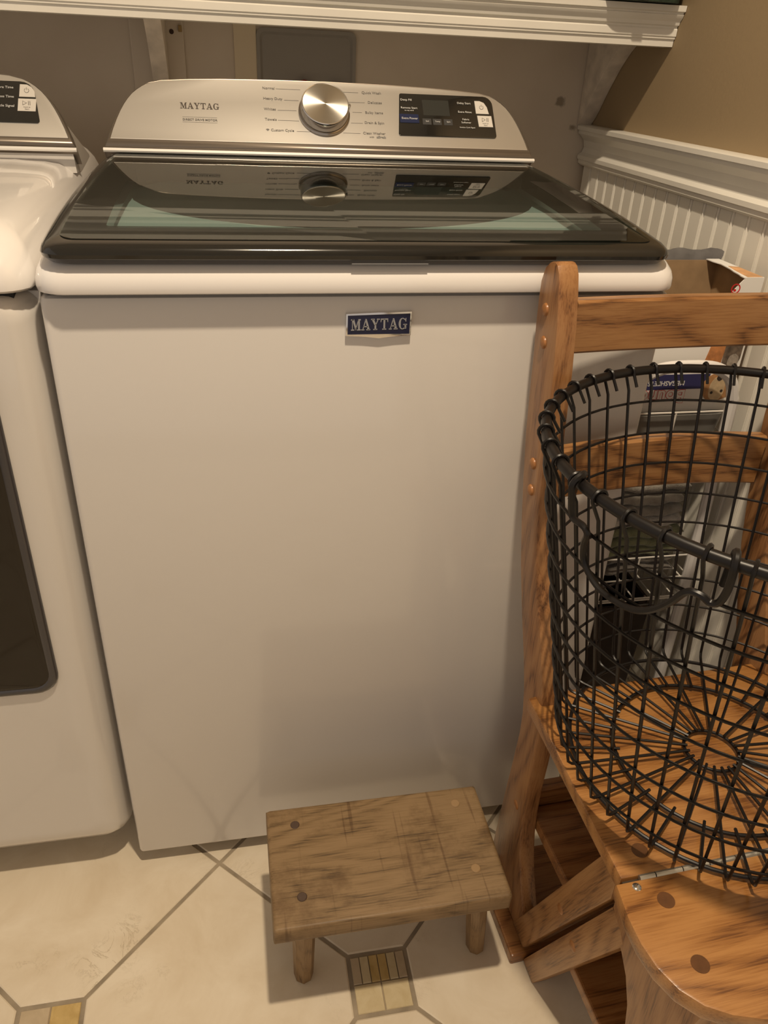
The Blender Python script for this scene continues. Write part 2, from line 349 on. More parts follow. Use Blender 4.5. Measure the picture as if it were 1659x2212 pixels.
def tile_mesh(poly, cx, cy, h=.0, bev=.0016):
    P = [(cx+a, cy+b) for a, b in poly]
    for l in LIM:
        if P: P = clip(P, *l)
    if len(P) < 3: return None
    ar = abs(sum(P[i][0]*P[(i+1) % len(P)][1]-P[(i+1) % len(P)][0]*P[i][1] for i in range(len(P))))/2
    if ar < 1e-4: return None
    mx = sum(p[0] for p in P)/len(P); my = sum(p[1] for p in P)/len(P)
    full = len(P) == len(poly) and ar > 0 and abs(mx-cx) < 1e-6 and abs(my-cy) < 1e-6
    def ins(p, d):
        v = Vector((p[0]-mx, p[1]-my)); l = v.length; v *= (l-d*1.3)/l; return (mx+v.x, my+v.y)
    L0 = [(p[0]-cx, p[1]-cy, -.004) for p in P]; L1 = [(p[0]-cx, p[1]-cy, h-.0012) for p in P]
    L2 = [(ins(p, bev)[0]-cx, ins(p, bev)[1]-cy, h) for p in P]
    return loft([L0, L1, L2]), full
H = .2247; AX, AY = .1219, -.2400-.0
g = .0042; dR = H-g; cc = .1795
d1 = [(cc, -(dR-cc)), (cc, dR-cc), (0, dR), (-cc, dR-cc), (-cc, -(dR-cc)), (0, -dR)]     # corners cut left and right
d2 = [(b_, a_) for a_, b_ in d1][::-1]
cache = {}
def put(kind, poly, cx, cy, mat, name, h=0.0, bev=.0016):
    r = tile_mesh(poly, cx, cy, h, bev)
    if r is None: return
    b, full = r
    key = (kind, mat.name)
    if full and key in cache:
        b.free(); o = cache[key].copy(); C.objects.link(o); o.parent = floor
    else:
        o = finish(b, name, mat, floor, smooth=None)
        if full: cache[key] = o
    o.location = (cx, cy, 0)
for i in range(-4, 3):
    for j in range(-4, 4):
        put('a', d1, AX+2*H*i, AY+2*H*j, tile_m, 'floor_tile')
        put('b', d2, AX+H+2*H*i, AY+H+2*H*j, tile_m, 'floor_tile')
        ix, iy = AX+H+2*H*i, AY+2*H*j         # mosaic square at a clipped corner
        flip = (i+j) % 2 != 0
        s = .0395
        def rct(x0, x1, y0, y1): return [(x0, y0), (x1, y0), (x1, y1), (x0, y1)]
        w6 = 2*s/6
        pal = [2, 0, 1, 1, 0, 2]
        for q in range(6):
            x0 = -s+q*w6; c = x0+w6/2
            yy = -s/2 if flip else s/2
            if not flip or True: put('s', rct(-w6/2+.0006, w6/2-.0006, -s/2+.0007, s/2-.0007), ix+c, iy+yy, mos[pal[q]], 'mosaic_strip', 0, .0008)
        for q in range(2):
            yy = s/2 if flip else -s/2
            put('q', rct(-s/2+.0007, s/2-.0007, -s/2+.0007, s/2-.0007), ix-s/2+q*s, iy+yy, mos[(1 if q else 2) if flip else 0], 'mosaic_square', 0, .0008)
# ---------------------------------------------------------------- wall shelf
sh = thing('wall_shelf', 'long white painted wall shelf with crown moulding edge above the washer and dryer', 'shelf', (0, .66, 1.2))
finish(box(-1.3, .924, .535, .799, 1.196, 1.214), 'shelf_board', trim_w, sh, smooth=None)
mp = [(.560, 1.168), (.530, 1.1685), (.529, 1.178), (.526, 1.1795), (.526, 1.1815), (.524, 1.183), (.5235, 1.192), (.5255, 1.1945), (.5255, 1.1965), (.521, 1.198), (.519, 1.203), (.514, 1.2075), (.5115, 1.2115), (.5135, 1.213), (.5135, 1.2145), (.508, 1.216), (.507, 1.224), (.535, 1.224), (.535, 1.18), (.56, 1.18)]
finish(prism(mp, lambda y, z, x: (x, y, z), -1.3, .924), 'crown_moulding', trim_w, sh, smooth=20)
br = [(.799, 1.196), (.655, 1.196), (.655, 1.172), (.672, 1.162), (.69, 1.148), (.706, 1.134), (.722, 1.117), (.738, 1.1), (.754, 1.081), (.768, 1.062), (.784, 1.046), (.799, 1.034)]
brm = plain('bracket_paint', (.72, .64, .54), .7, noise=.18, nscale=40, bump=.3, bscale=80)
finish(prism(br, lambda y, z, x: (x, y, z), .895, .9245, .0015), 'shelf_bracket', brm, sh, smooth=30)
finish(prism([(min(y_, .789), z_) for y_, z_ in br], lambda y, z, x: (x, y, z), .080, .107, .0015), 'shelf_bracket', brm, sh, smooth=30)
sb = thing('storage_basket', 'dark green basket, its overhang added to shade the right end of the white shelf', 'basket', (.845, .60, 1.225))  # overhang added so that the basket shadows the moulding below
gm = plain('dark_green_weave', (.02, .035, .018), .8, noise=.4, nscale=120, bump=.5, bscale=300)
finish(loft([[(x, y, 1.2255) for x, y in rrect(.785, .905, .485, .72, .02)], [(x, y, 1.40) for x, y in rrect(.775, .918, .47, .735, .025)], [(x, y, 1.40) for x, y in rrect(.783, .910, .478, .727, .02)], [(x, y, 1.235) for x, y in rrect(.793, .897, .493, .712, .018)]]), 'basket_body', gm, sb)
finish(box(.826, .843, .4795, .4845, 1.2262, 1.245, .001), 'paper_tag', white_pl, sb, smooth=None)
# ---------------------------------------------------------------- washer outlet box
ob = thing('washer_outlet_box', 'grey recessed washer outlet box on the back wall behind the control panel', 'outlet box', (.35, YB, 1.05))
ogm = plain('outlet_grey', (.30, .28, .25), .6)
x0, x1, z0, z1 = .262, .442, 1.00, 1.172
finish(loft([[(x, YB-.001, z) for x, z in rrect(x0, x1, z0, z1, .012)], [(x, YB-.006, z) for x, z in rrect(x0, x1, z0, z1, .012)], [(x, YB-.006, z) for x, z in rrect(x0+.006, x1-.006, z0+.006, z1-.006, .010)], [(x, YB-.0015, z) for x, z in rrect(x0+.010, x1-.010, z0+.010, z1-.010, .010)]]), 'outlet_housing', ogm, ob)
finish(lathe([(0, .018), (.010, .018), (.011, .014), (.011, 0)], 16, Matrix.Translation((.347, YB-.007, 1.083)) @ Matrix.Rotation(PI/2, 4, 'X')), 'hot_valve', plain('valve_red', (.35, .03, .01), .4), ob)
finish(lathe([(0, .018), (.006, .018), (.007, .014), (.007, 0)], 16, Matrix.Translation((.406, YB-.007, 1.085)) @ Matrix.Rotation(PI/2, 4, 'X')), 'cold_valve', plain('valve_blue', (.02, .03, .25), .4), ob)
# ---------------------------------------------------------------- washer and dryer
SLOPE = [.145, .043]
def zt(y):
    y = min(max(0.0, y), .37); return SLOPE[0]*y-SLOPE[1]*y*y
def taper(x, y, dz=1.0):      # the lid and the deck under it narrow towards the console
    q = max(0.0, min(y, .36))/.34; s_ = (x-.009)/.677
    return x+dz*(.029*q**1.9*(1-s_)-.046*q**1.6*s_)
BETA = math.radians(48)
CU = Vector((0, math.cos(BETA), math.sin(BETA))); CN = Vector((1, 0, 0)).cross(CU)   # console plane: up and outward normal
CON = dict(y=.345, z=1.0105, a=(.0224, .8837, -.03233, .16513), b=(.9945, .1877))
def con_xy(x, u):
    a_ = CON['a']; b_ = CON['b']; return a_[0]+a_[1]*x+a_[2]*u+a_[3]*x*u, b_[0]*u+b_[1]*u*u
def con_pt(x, u, h):
    X, U = con_xy(x, u); return Vector((X, CON['y'], CON['z']))+CU*U+CN*h
def RAWM(X, U, h, k=1.0):
    o = Vector((X, CON['y'], CON['z']))+CU*U+CN*h
    return Matrix(((k, CU.x*k, CN.x, o.x), (0, CU.y*k, CN.y, o.y), (0, CU.z*k, CN.z, o.z), (0, 0, 0, 1)))
def CM(x, u, h=0.0, dx=0.0):
    X, U = con_xy(x+dx, u); return RAWM(X, U, h, CON['a'][1]+CON['a'][3]*u)
def half_outline(W, inset=0.0):
    left = [(.0166, 0), (.0215, .016), (.0283, .034), (.034, .047), (.0398, .058), (.0455, .067), (.052, .0755), (.060, .0833), (.069, .090), (.080, .0955), (.0997, .1005), (.14, .1040), (.19, .1065), (.26, .1085), (W/2, .1095)]
    pts = left+[(W-a+.0007, b) for a, b in left[-2::-1]]
    return pts
def console(root, dx, W=.713):
    pts = half_outline(.7132)
    cx = .357; 
    def scl(s, d): return [(cx+(a-cx)*(1-s/.34), max(0, b*(1-s/.11)) + d) for a, b in pts]
    loops = [[con_pt(a+dx, b, -.030) for a, b in pts], [con_pt(a+dx, b, -.004) for a, b in pts],
             [con_pt(a+dx, b, .001) for a, b in scl(.0012, .0002)], [con_pt(a+dx, b, .005) for a, b in scl(.0035, .0012)], [con_pt(a+dx, b, .0072) for a, b in scl(.007, .0035)], [con_pt(a+dx, b, .008) for a, b in scl(.011, .0065)]]
    def scq(s, d): return [(cx+(a-cx)*(1-s/.34), max(b*(1-s*1.0/.11), 0) + d) for a, b in pts]
    inner = [[con_pt(a+dx, b, h) for a, b in scq(s_, d_)] for s_, d_, h in ((.0105, .0125, .0060), (.0110, .0130, .0078), (.0120, .0135, .0080))]
    face = finish(loft(inner, (True, True)), 'control_panel', silver, root, smooth=20)
    rim = [[con_pt(a+dx, b, h) for a, b in scq(s_, d_)] for s_, d_, h in ((0, 0, -.030), (0, 0, .0), (.0015, .001, .0040), (.004, .0035, .0068), (.007, .0080, .0080), (.0098, .0118, .0082), (.0106, .0128, .0079), (.0108, .0130, .002))]
    finish(loft(rim, (True, False)), 'panel_rim', rimm, root, smooth=40)
    # white body behind the metal face
    yb, zb = CON['y'], CON['z']; XL = con_pt(.0166+dx, 0, 0).x; XR_ = con_pt(.6973+dx, 0, 0).x; b = bmesh.new()
    for X0, sg in ((XL, 1), (XR_, -1)):
        for i_, y_, z_ in ((.006, .006, -.030), (.008, .006, -.002), (.034, .058, .050), (.011, .19, -.028), (.011, .19, -.040), (.085, .072, .066)): b.verts.new((X0+sg*i_, yb+y_, zb+z_))
    bmesh.ops.convex_hull(b, input=b.verts[:])
    finish(b, 'console_body', enamel, root, smooth=25)
    finish(tube([con_pt(.0166+dx, -.0035, .0065), con_pt(.30+dx, -.0035, .0065), con_pt(.42+dx, -.0035, .0065), con_pt(.697+dx, -.0035, .0065)], .0028, 8), 'chrome_strip', plain('bright_strip', (.9, .88, .84), .3, metal=.2), root)
    return face
HF = .0084
def ctext(root, s, size, x, u, m, name='lettering', align='CENTER', dx=0, sx=1.0, h=HF, bold=0):
    return text(s, size, m, name, root, CM(x, u, h, dx), .00012, align, bold, sx)
def panel(root, dx, x0, x1, u0, u1, rtr, name='touch_panel'):
    pts = []
    for (cx, cy, r, a0) in ((x1-.004, u0+.004, .004, -PI/2), (x1-rtr-.004, u1-rtr, rtr, 0), (x0+.007, u1-.003, .003, PI/2), (x0+.003, u0+.003, .003, PI)):
        for k in range(6):
            a = a0+PI/2*k/5; pts.append((cx+r*math.cos(a), cy+r*math.sin(a)))
    return finish(prism(pts, lambda a, b, d: con_pt(a+dx, b, d), .0078, .0094, .0004), name, black_gl, root, smooth=30)
def key(parent, pts, m, dx, name='key', h0=.0092, h1=.0102):
    return finish(prism(pts, lambda a, b, d: con_pt(a+dx, b, d), h0, h1, .0003, 1), name, m, parent, smooth=None)
def R4(a0, a1, b0, b1, sk=0.0): return [(a0, b0), (a1, b0), (a1-sk, b1), (a0-sk, b1)]
def icon_power(parent, x, u, dx):
    b = bmesh.new(); P = [(x+.0032*math.cos(a), u+.0032*math.sin(a)) for a in [math.radians(125+290*k/12) for k in range(13)]]
    tube([con_pt(a+dx, c, .0104) for a, c in P], .0003, 4, bm=b); tube([con_pt(x+dx, u+.001, .0104), con_pt(x+dx, u+.0045, .0104)], .0003, 4, bm=b)
    finish(b, 'power_symbol', ink, parent)
def icon_play(parent, x, u, dx):
    b = bmesh.new(); tube([con_pt(a+dx, c, .0104) for a, c in ((x-.006, u-.003), (x-.006, u+.003), (x-.0005, u), (x-.006, u-.003))], .0003, 4, bm=b)
    for q in (.002, .0042): tube([con_pt(x+q+dx, u-.003, .0104), con_pt(x+q+dx, u+.003, .0104)], .00035, 4, bm=b)
    finish(b, 'start_symbol', ink, parent)
key_w = plain('key_silver', (.62, .59, .54), .35)
ws = thing('washing_machine', 'white top-load washing machine with dark glass lid and silver dial panel, centre', 'washing machine', (.35, .35, 0))
# cabinet
def bodyloop(x0, x1, y0, y1, r, z): return [(x, y, z) for x, y in rrect(x0, x1, y0, y1, r)]
b = loft([bodyloop(.004, .695, .006, .66, .004, .034), bodyloop(.0008, .6982, .0015, .663, .006, .0305), bodyloop(0, .699, 0, .664, .007, .034), bodyloop(0, .699, 0, .664, .007, .9015), bodyloop(.001, .698, .001, .663, .007, .906), bodyloop(.0045, .6945, .0045, .66, .007, .9085)])
finish(b, 'cabinet', enamel, ws, smooth=30)
finish(loft([bodyloop(.006, .693, .007, .655, .01, .900), bodyloop(.006, .693, .004, .655, .01, .918)]), 'seam_gap_shade', darkgap, ws)  # dark block in the seam gap, shade put in as colour
for fx, fy in ((.06, .05), (.64, .05), (.06, .61), (.64, .61)):
    finish(lathe([(0, 0), (.022, 0), (.024, .004), (.020, .012), (.012, .014), (.012, .034)], 20, Matrix.Translation((fx, fy, 0))), 'levelling_foot', white_pl, ws)
def edgepts(L, n=10):     # extra points along the long sides so that a taper reads as a curve
    out = []
    for i in range(len(L)):
        a_, b_ = L[i], L[(i+1) % len(L)]; out.append(a_)
        if math.hypot(a_[0]-b_[0], a_[1]-b_[1]) > .1:
            for k in range(1, n): out.append((a_[0]+(b_[0]-a_[0])*k/n, a_[1]+(b_[1]-a_[1])*k/n))
    return out
# top deck, rising to the back, open under the lid
def dl(inset, z, r, z_in=None): return [(taper(x, y), y, z+zt(y)*min(1, max(0, (z-.9125)/.034))) for x, y in edgepts(rrect(inset-.0005, .6995-inset, -.014+inset*1.3, .664-inset*.3, r))]
arc = [(0.002, .9125, .026), (-.0008, .9142, .028), (-.0015, .918, .028), (-.0010, .926, .028), (.0012, .9335, .028), (.005, .9395, .03), (.010, .9435, .03), (.018, .9462, .03), (.028, .947, .03)]
loops = [dl(*a) for a in arc]
hole = [(taper(x, y), y) for x, y in edgepts(rrect(.058, .632, .030, .400, .02))]
loops.append([(x, y, .9475+zt(y)) for x, y in hole]); loops.append([(x, y, .938+zt(y)) for x, y in hole])
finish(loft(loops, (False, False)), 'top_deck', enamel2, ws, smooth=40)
nc = len(hole); ccx, ccy, cr_ = .350, .215, .0
L0 = [(x, y, .938+zt(y)) for x, y in hole]
L1 = []
for x, y in hole:
    a = math.atan2((y-.25)*1.5, x-.342); L1.append((.342+.268*math.cos(a), .26+.128*math.sin(a), .934+zt(.26+.128*math.sin(a))))
L2 = [(x, y, .80) for x, y, z in L1]
tubm = plain('tub_cover', (.60, .72, .70), .4)
finish(loft([L0, L1, L2], (False, False)), 'tub_cover', tubm, ws, smooth=40)
finish(loft([[(x, y, .80) for x, y, z in L1], [(.342+(x-.342)*.95, .26+(y-.26)*.95, .62) for x, y, z in L1]], (False, True)), 'wash_basket', plain('steel_drum', (.10, .09, .075), .45, metal=.6), ws)
# lid
def lidloop(ins, z, yf=0):
    return [(taper(x, y), y, z+zt(y)) for x, y in edgepts(rrect(.0085+ins, .686-ins, -.0185+ins+yf, .349-ins*.2, max(.006, .026-ins*.4)))]
win = [(taper(x, y), y) for x, y in edgepts(rrect(.069, .621, .041, .262, .004))]
frame_loops = [[(x, y, .949+zt(y)) for x, y in win], lidloop(.016, .9405), lidloop(.007, .9435), lidloop(.001, .9490), lidloop(0, .9530), lidloop(.0018, .9575), lidloop(.006, .9610), lidloop(.012, .9630), lidloop(.017, .9640), [(x, y, .9640+zt(y)) for x, y in win], [(x, y, .949+zt(y)) for x, y in win]]
lid = finish(loft(frame_loops, (False, False)), 'lid', black_lid, ws, smooth=30)
def glassmat():
    m = bpy.data.materials.new('tinted_lid_glass'); m.use_nodes = True; t = m.node_tree; t.nodes.clear(); L = t.links.new
    out = t.nodes.new('ShaderNodeOutputMaterial'); mix = t.nodes.new('ShaderNodeMixShader'); fr = t.nodes.new('ShaderNodeFresnel'); fr.inputs['IOR'].default_value = 1.55
    tr = t.nodes.new('ShaderNodeBsdfTransparent'); tr.inputs[0].default_value = (.50, .56, .54, 1); gl = t.nodes.new('ShaderNodeBsdfGlossy'); gl.inputs['Roughness'].default_value = .02; gl.inputs[0].default_value = (.95, .95, .92, 1)
    L(fr.outputs[0], mix.inputs[0]); L(tr.outputs[0], mix.inputs[1]); L(gl.outputs[0], mix.inputs[2]); L(mix.outputs[0], out.inputs[0]); return m
b = loft([lidloop(.0185, .9650)], (False, True))
finish(b, 'lid_glass', glassmat(), lid, smooth=None, recalc=False)
finish(tube([(x, -.0165+.0016*0, .9445) for x in (.318, .33, .37, .40)], .0006, 6), 'lid_lip_mark', plain('lip_grey', (.2, .2, .2), .3), lid)
gp = smoothpath([(.305, .000, .9505), (.316, -.006, .9470), (.33, -.0085, .9462), (.355, -.009, .946), (.38, -.0085, .9462), (.394, -.006, .9470), (.405, .000, .9505)], 5)
finish(tube(gp, .0012, 6), 'finger_recess_edge', chrome, ws)
# badge
bz = [(.3145, .8885), (.3145, .8635), (.335, .8625), (.352, .8605), (.369, .8625), (.3885, .8635), (.3885, .8905), (.352, .8898)]
bdg = finish(prism(bz, lambda a, z, y: (a, y, z), .001, -.0045, .0008), 'badge', chrome, ws, smooth=30)
finish(prism([(.3165, .8866), (.3165, .8655), (.3865, .8655), (.3865, .8884)], lambda a, z, y: (a, y, z), -.0040, -.0048), 'badge_inlay', navy, bdg, smooth=None)
serif('MAYTAG', .0125, .063, Matrix.Translation((.3516, -.0048, .8768)) @ Matrix.Rotation(PI/2, 4, 'X') @ Matrix.Rotation(math.radians(.9), 4, 'Z'), plain('badge_letters', (.5, .5, .5), .3, metal=.7), 'badge_lettering', bdg, .0006)
# control panel of the washer
face = console(ws, 0)
serif('MAYTAG', .0105, .058, CM(.1612, .0660, .0081), plain('logo_ink', (.05, .035, .025), .5), 'logo_lettering', face, .0002)
ctext(face, 'DIRECT DRIVE MOTOR', .0048, .1606, .0446, ink, bold=.00005, sx=1.05)
for u in (.0488, .0409): key(face, R4(.1345, .1865, u-.0002, u+.0002), ink, 0, 'rule_line', .0079, .0083)
for s, x, u in (('Normal', .2576, .0975), ('Heavy Duty', .2581, .0815), ('Whites', .2585, .0650), ('Towels', .2590, .0490), ('Custom Cycle', .2674, .0325)):
    ctext(face, s, .0062, x, u, ink, align='LEFT')
for s, x, u in (('Quick Wash', .4452, .0965), ('Delicates', .4457, .0812), ('Bulky Items', .4466, .0651), ('Drain & Spin', .4476, .0489), ('Clean Washer', .4485, .0322)):
    ctext(face, s, .0062, x, u, ink, align='RIGHT')
ctext(face, 'with', .0042, .4300, .0263, ink, align='RIGHT'); ctext(face, 'affresh', .0056, .4490, .0264, plain('affresh_ink', (.2, .19, .18), .5), align='RIGHT', bold=.0003)
b = bmesh.new()
for q, rr_ in enumerate((.0012, .0024, .0036)):
    tube([con_pt(.2625+rr_*math.cos(a), .0306+rr_*math.sin(a), .0083) for a in [math.radians(45+90*k/5) for k in range(6)]], .0003, 4, bm=b)
finish(b, 'wireless_symbol', ink, face)
for (a0, u_, a1) in ((.2785, .0972, .3166), (.2905, .0800, .3130), (.2795, .0640, .3090), (.2790, .0482, .3120), (.3075, .0316, .3363), (.3843, .0963, .4082), (.3915, .0806, .4178), (.3974, .0648, .4123), (.3941, .0478, .4129), (.3806, .0315, .4082)):
    finish(tube([con_pt(a0, u_, .0082), con_pt(a1, u_, .0082)], .00022, 4), 'pointer_line', ink, face)
# dial
def dialmat():
    m, t, b = nt('brushed_dial'); setp(b, col=(.72, .69, .62), metal=1, rough=.34, aniso=.92)
    tg = t.nodes.new('ShaderNodeTangent'); tg.direction_type = 'RADIAL'; tg.axis = 'Z'; t.links.new(tg.outputs[0], b.inputs['Tangent']); return m
DM = RAWM(.3351, .0615, .0078)
kn = finish(lathe([(0, 0), (.0362, 0), (.0362, .003), (.0352, .004), (.0335, .0045), (.0335, .0175), (.0325, .0196)], 64, DM), 'dial', plain('dial_side', (.42, .39, .36), .2, metal=1), ws, smooth=30)
b = lathe([(0, .0202), (.0312, .0202), (.0321, .0196), (.0321, .016)], 64)
me_o = finish(b, 'dial_face', dialmat(), kn, local=True, smooth=30)
me_o.matrix_local = INV[ws.name] @ DM
finish(lathe([(.0325, .0190), (.0328, .0198), (.0322, .0203), (.0314, .0200)], 64, DM), 'dial_rim', chrome, kn)
finish(prism([(.032, -.003), (.0350, -.003), (.0358, 0), (.0350, .003), (.032, .003)], lambda a, b2, d: DM @ Vector((a, b2, d)), .005, .0185, .0006), 'dial_pointer', chrome, kn)
tp = panel(face, 0, .4702, .6335, .0300, .0972, .016)
key(tp, [(.5987, .0892), (.6005, .0684), (.6225, .0684), (.6195, .0795), (.6145, .0865), (.6075, .0892)], key_w, 0, 'power_key')
key(tp, R4(.6043, .6284, .0472, .0654, .0022), key_w, 0, 'start_key')
icon_power(tp, .6100, .0785, 0); icon_play(tp, .6160, .0585, 0)
ctext(tp, 'Hold to', .0031, .6155, .0525, ink, h=.0103); ctext(tp, 'Start', .0031, .6157, .0495, ink, h=.0103)
key(tp, R4(.5126, .5567, .0632, .0880, .0018), disp, 0, 'display', .0093, .0097)
key(tp, R4(.4735, .5049, .0500, .0640, .0010), bluekey, 0, 'blue_key')
for x in (.5108, .5277, .5460): key(tp, R4(x, x+.0145, .0482, .0580, .0006), greykey, 0, 'small_key', .0093, .0098)
for s, sz, x, u in (('Deep Fill', .0052, .4848, .0863), ('Remote Start', .0050, .4890, .0735), ('to my wi-fi', .0034, .4890, .0695), ('Extra Power', .0052, .4893, .0568), ('Delay Start', .0050, .5805, .0842), ('Extra Rinse', .0050, .5815, .0700), ('Fabric', .0048, .5825, .0580), ('Softener', .0048, .5830, .0530), ('Sanitize Cycle Signal', .0032, .5845, .0450), ('Soil', .0036, .5180, .0531), ('Temp', .0036, .5350, .0531), ('Spin', .0036, .5532, .0531)):
    ctext(tp, s, sz, x, u, ink_white, h=.0104)
# ---- dryer
CON = dict(y=.42, z=1.002, a=(.01142, .94057, -.0326, .17576), b=(1.0585, .1998)); SLOPE = [.083, 0]
dr = thing('clothes_dryer', 'white front-load clothes dryer with black door glass, cut by the left frame edge', 'dryer', (-.36, .35, 0))
DX0, DX1 = -.715, -.008
def xz_loop(ins, y, r): return [(x, y, z) for x, z in rrect(DX0+ins, DX1-ins, .058+ins, .905-ins*.1, max(.004, r))]
b = loft([xz_loop(.0, .66, .012), xz_loop(0, .060, .018), xz_loop(.0005, .047, .02), xz_loop(.003, .032, .022), xz_loop(.008, .018, .024), xz_loop(.016, .007, .026), xz_loop(.028, .001, .026), xz_loop(.045, -.001, .024)])
cab = finish(b, 'cabinet', enamel, dr, smooth=40)
finish(box(DX0+.01, DX1+.001, .0455, .655, .075, .903, .001), 'side_panel', enamel, dr, smooth=None)
finish(box(DX0+.02, DX1-.02, .02, .65, .895, .93), 'seam_gap_shade', darkgap, dr)  # dark block paints the shade in the gap under the deck
def ddl(inset, z, r, yf=0): return [(x, y, z+zt(y)*min(1, max(0, (z-.912)/.05))) for x, y in rrect(DX0+inset, DX1+.003-inset, -.004+inset*1.1+yf, .664-inset*.2, r)]
darc = [(.004, .911, .03), (.0, .914, .034), (-.0005, .920, .036), (.001, .930, .038), (.005, .941, .04), (.011, .950, .042), (.020, .957, .044), (.032, .9620, .044), (.050, .9650, .04), (.09, .9665, .03)]
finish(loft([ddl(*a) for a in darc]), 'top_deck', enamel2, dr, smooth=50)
for fx in (-.65, -.07):
    for fy in (.12, .6): finish(lathe([(0, 0), (.022, 0), (.024, .004), (.014, .014), (.012, .062)], 16, Matrix.Translation((fx, fy, 0))), 'levelling_foot', white_pl, dr)
b = loft([[(x, y_, z) for x, z in rrect(-.63+i_, -.060-i_, .385+i_, .835-i_, max(.01, .030-i_*.6))] for i_, y_ in ((0, .004), (0, -.0035), (.0015, -.006), (.005, -.0075), (.010, -.006), (.0115, -.004))], (False, False))
dd = finish(b, 'door_ring', plain('door_ring_dark', (.045, .042, .045), .25, coat=.4), dr, smooth=40)
finish(loft([[(x, y_, z) for x, z in rrect(-.62+i_, -.0695-i_, .395+i_, .825-i_, .022)] for i_, y_ in ((0, -.003), (.0, -.0052), (.003, -.0062), (.006, -.0066))]), 'door_glass', plain('door_glass_dark', (.022, .017, .011), .06, spec=.35), dd, smooth=40)
dface = console(dr, -.7185)
dp = panel(dface, 0, -.250, -.0705, .0330, .0935, .020)
key(dp, [(-.0950, .0888), (-.0970, .0704), (-.0747, .0704), (-.0752, .0790), (-.0790, .0850), (-.0850, .0886)], key_w, 0, 'power_key')
key(dp, R4(-.1003, -.0752, .0495, .0678, -.0020), key_w, 0, 'start_key')
icon_power(dp, -.0862, .0795, 0); icon_play(dp, -.0865, .0610, 0)
ctext(dp, 'Hold to', .0031, -.087, .0550, ink, h=.0103); ctext(dp, 'Start', .0031, -.087, .0520, ink, h=.0103)
for s, u in (('More Time', .0835), ('Less Time', .0700), ('Cycle Signal', .0565)): ctext(dp, s, .0056, -.1040, u, ink_white, align='RIGHT', h=.0100)
# ---------------------------------------------------------------- rustic step stool
st = thing('step_stool', 'small worn rustic wooden step stool on the tiles in front of the washer', 'stool', (.354, -.177, 0))
def stoolmat():
    m = wood('weathered_pine', (.27, .175, .085), (.20, .125, .055), (.075, .045, .02), 'X', rough=.6, coat=.05, fig=.7)
    t = m.node_tree; b = t.nodes['Principled BSDF']; L = t.links.new; src = b.inputs['Base Color'].links[0].from_socket
    tc = t.nodes.new('ShaderNodeTexCoord'); n = t.nodes.new('ShaderNodeTexNoise'); n.inputs['Scale'].default_value = 14; n.inputs['Detail'].default_value = 8; n.inputs['Roughness'].default_value = .7; L(tc.outputs['Object'], n.inputs['Vector'])
    r = t.nodes.new('ShaderNodeMapRange'); r.inputs['From Min'].default_value = .5; r.inputs['From Max'].default_value = .66; r.inputs['To Max'].default_value = .75; L(n.outputs['Fac'], r.inputs['Value'])
    mx = t.nodes.new('ShaderNodeMix'); mx.data_type = 'RGBA'; mx.blend_type = 'MULTIPLY'; L(r.outputs[0], mx.inputs['Factor']); L(src, mx.inputs[6]); mx.inputs[7].default_value = (.52, .45, .36, 1)
    # saw scratches across the board
    mp_ = t.nodes.new('ShaderNodeMapping'); mp_.inputs['Scale'].default_value = (150, 7, 7); mp_.inputs['Rotation'].default_value = (0, 0, math.radians(8)); L(tc.outputs['Object'], mp_.inputs[0])
    n2 = t.nodes.new('ShaderNodeTexNoise'); n2.inputs['Scale'].default_value = 1; n2.inputs['Detail'].default_value = 1; L(mp_.outputs[0], n2.inputs['Vector'])
    r2 = t.nodes.new('ShaderNodeMapRange'); r2.inputs['From Min'].default_value = .66; r2.inputs['From Max'].default_value = .74; r2.inputs['To Max'].default_value = .6; L(n2.outputs['Fac'], r2.inputs['Value'])
    m2 = t.nodes.new('ShaderNodeMix'); m2.data_type = 'RGBA'; m2.blend_type = 'MULTIPLY'; L(r2.outputs[0], m2.inputs['Factor']); L(mx.outputs[2], m2.inputs[6]); m2.inputs[7].default_value = (.45, .36, .28, 1)
    L(m2.outputs[2], b.inputs['Base Color']); return m
stm = stoolmat()
b = box(.199, .508, -.267, -.087, .172, .200, .005, 3)
for v in b.verts: v.co += Vector((random.uniform(-.0008, .0008), random.uniform(-.0008, .0008), random.uniform(-.0006, .0006)))
finish(b, 'stool_top', stm, st, smooth=50)
stl = wood('weathered_leg', (.25, .155, .07), (.19, .11, .045), (.09, .05, .02), 'Z', rough=.55, coat=.1, fig=.6)
for tx, ty, bx, by in ((.240, -.225, .239, -.213), (.478, -.220, .493, -.212), (.240, -.120, .232, -.115), (.472, -.117, .486, -.112)):
    def oct_(cx, cy, z, s, tw): return [(cx+s*math.cos(tw+PI/4*k+PI/8), cy+s*1.15*math.sin(tw+PI/4*k+PI/8), z) for k in range(8)]
    finish(loft([oct_(bx, by, .0, .0120, .3), oct_(bx, by, .004, .0138, .3), oct_(tx, ty, .1725, .0165, .3)]), 'leg', stl, st, smooth=20)
for px, py, m_ in ((.238, -.117, 0), (.238, -.226, 0), (.471, -.115, 1), (.471, -.221, 1)):
    finish(lathe([(0, .2012), (.0055, .2012), (.0065, .2004), (.0065, .197)], 16, Matrix.Translation((px, py, 0))), 'peg', [plain('peg_dark', (.07, .04, .025), .5), plain('peg_light', (.33, .21, .10), .5)][m_], st)
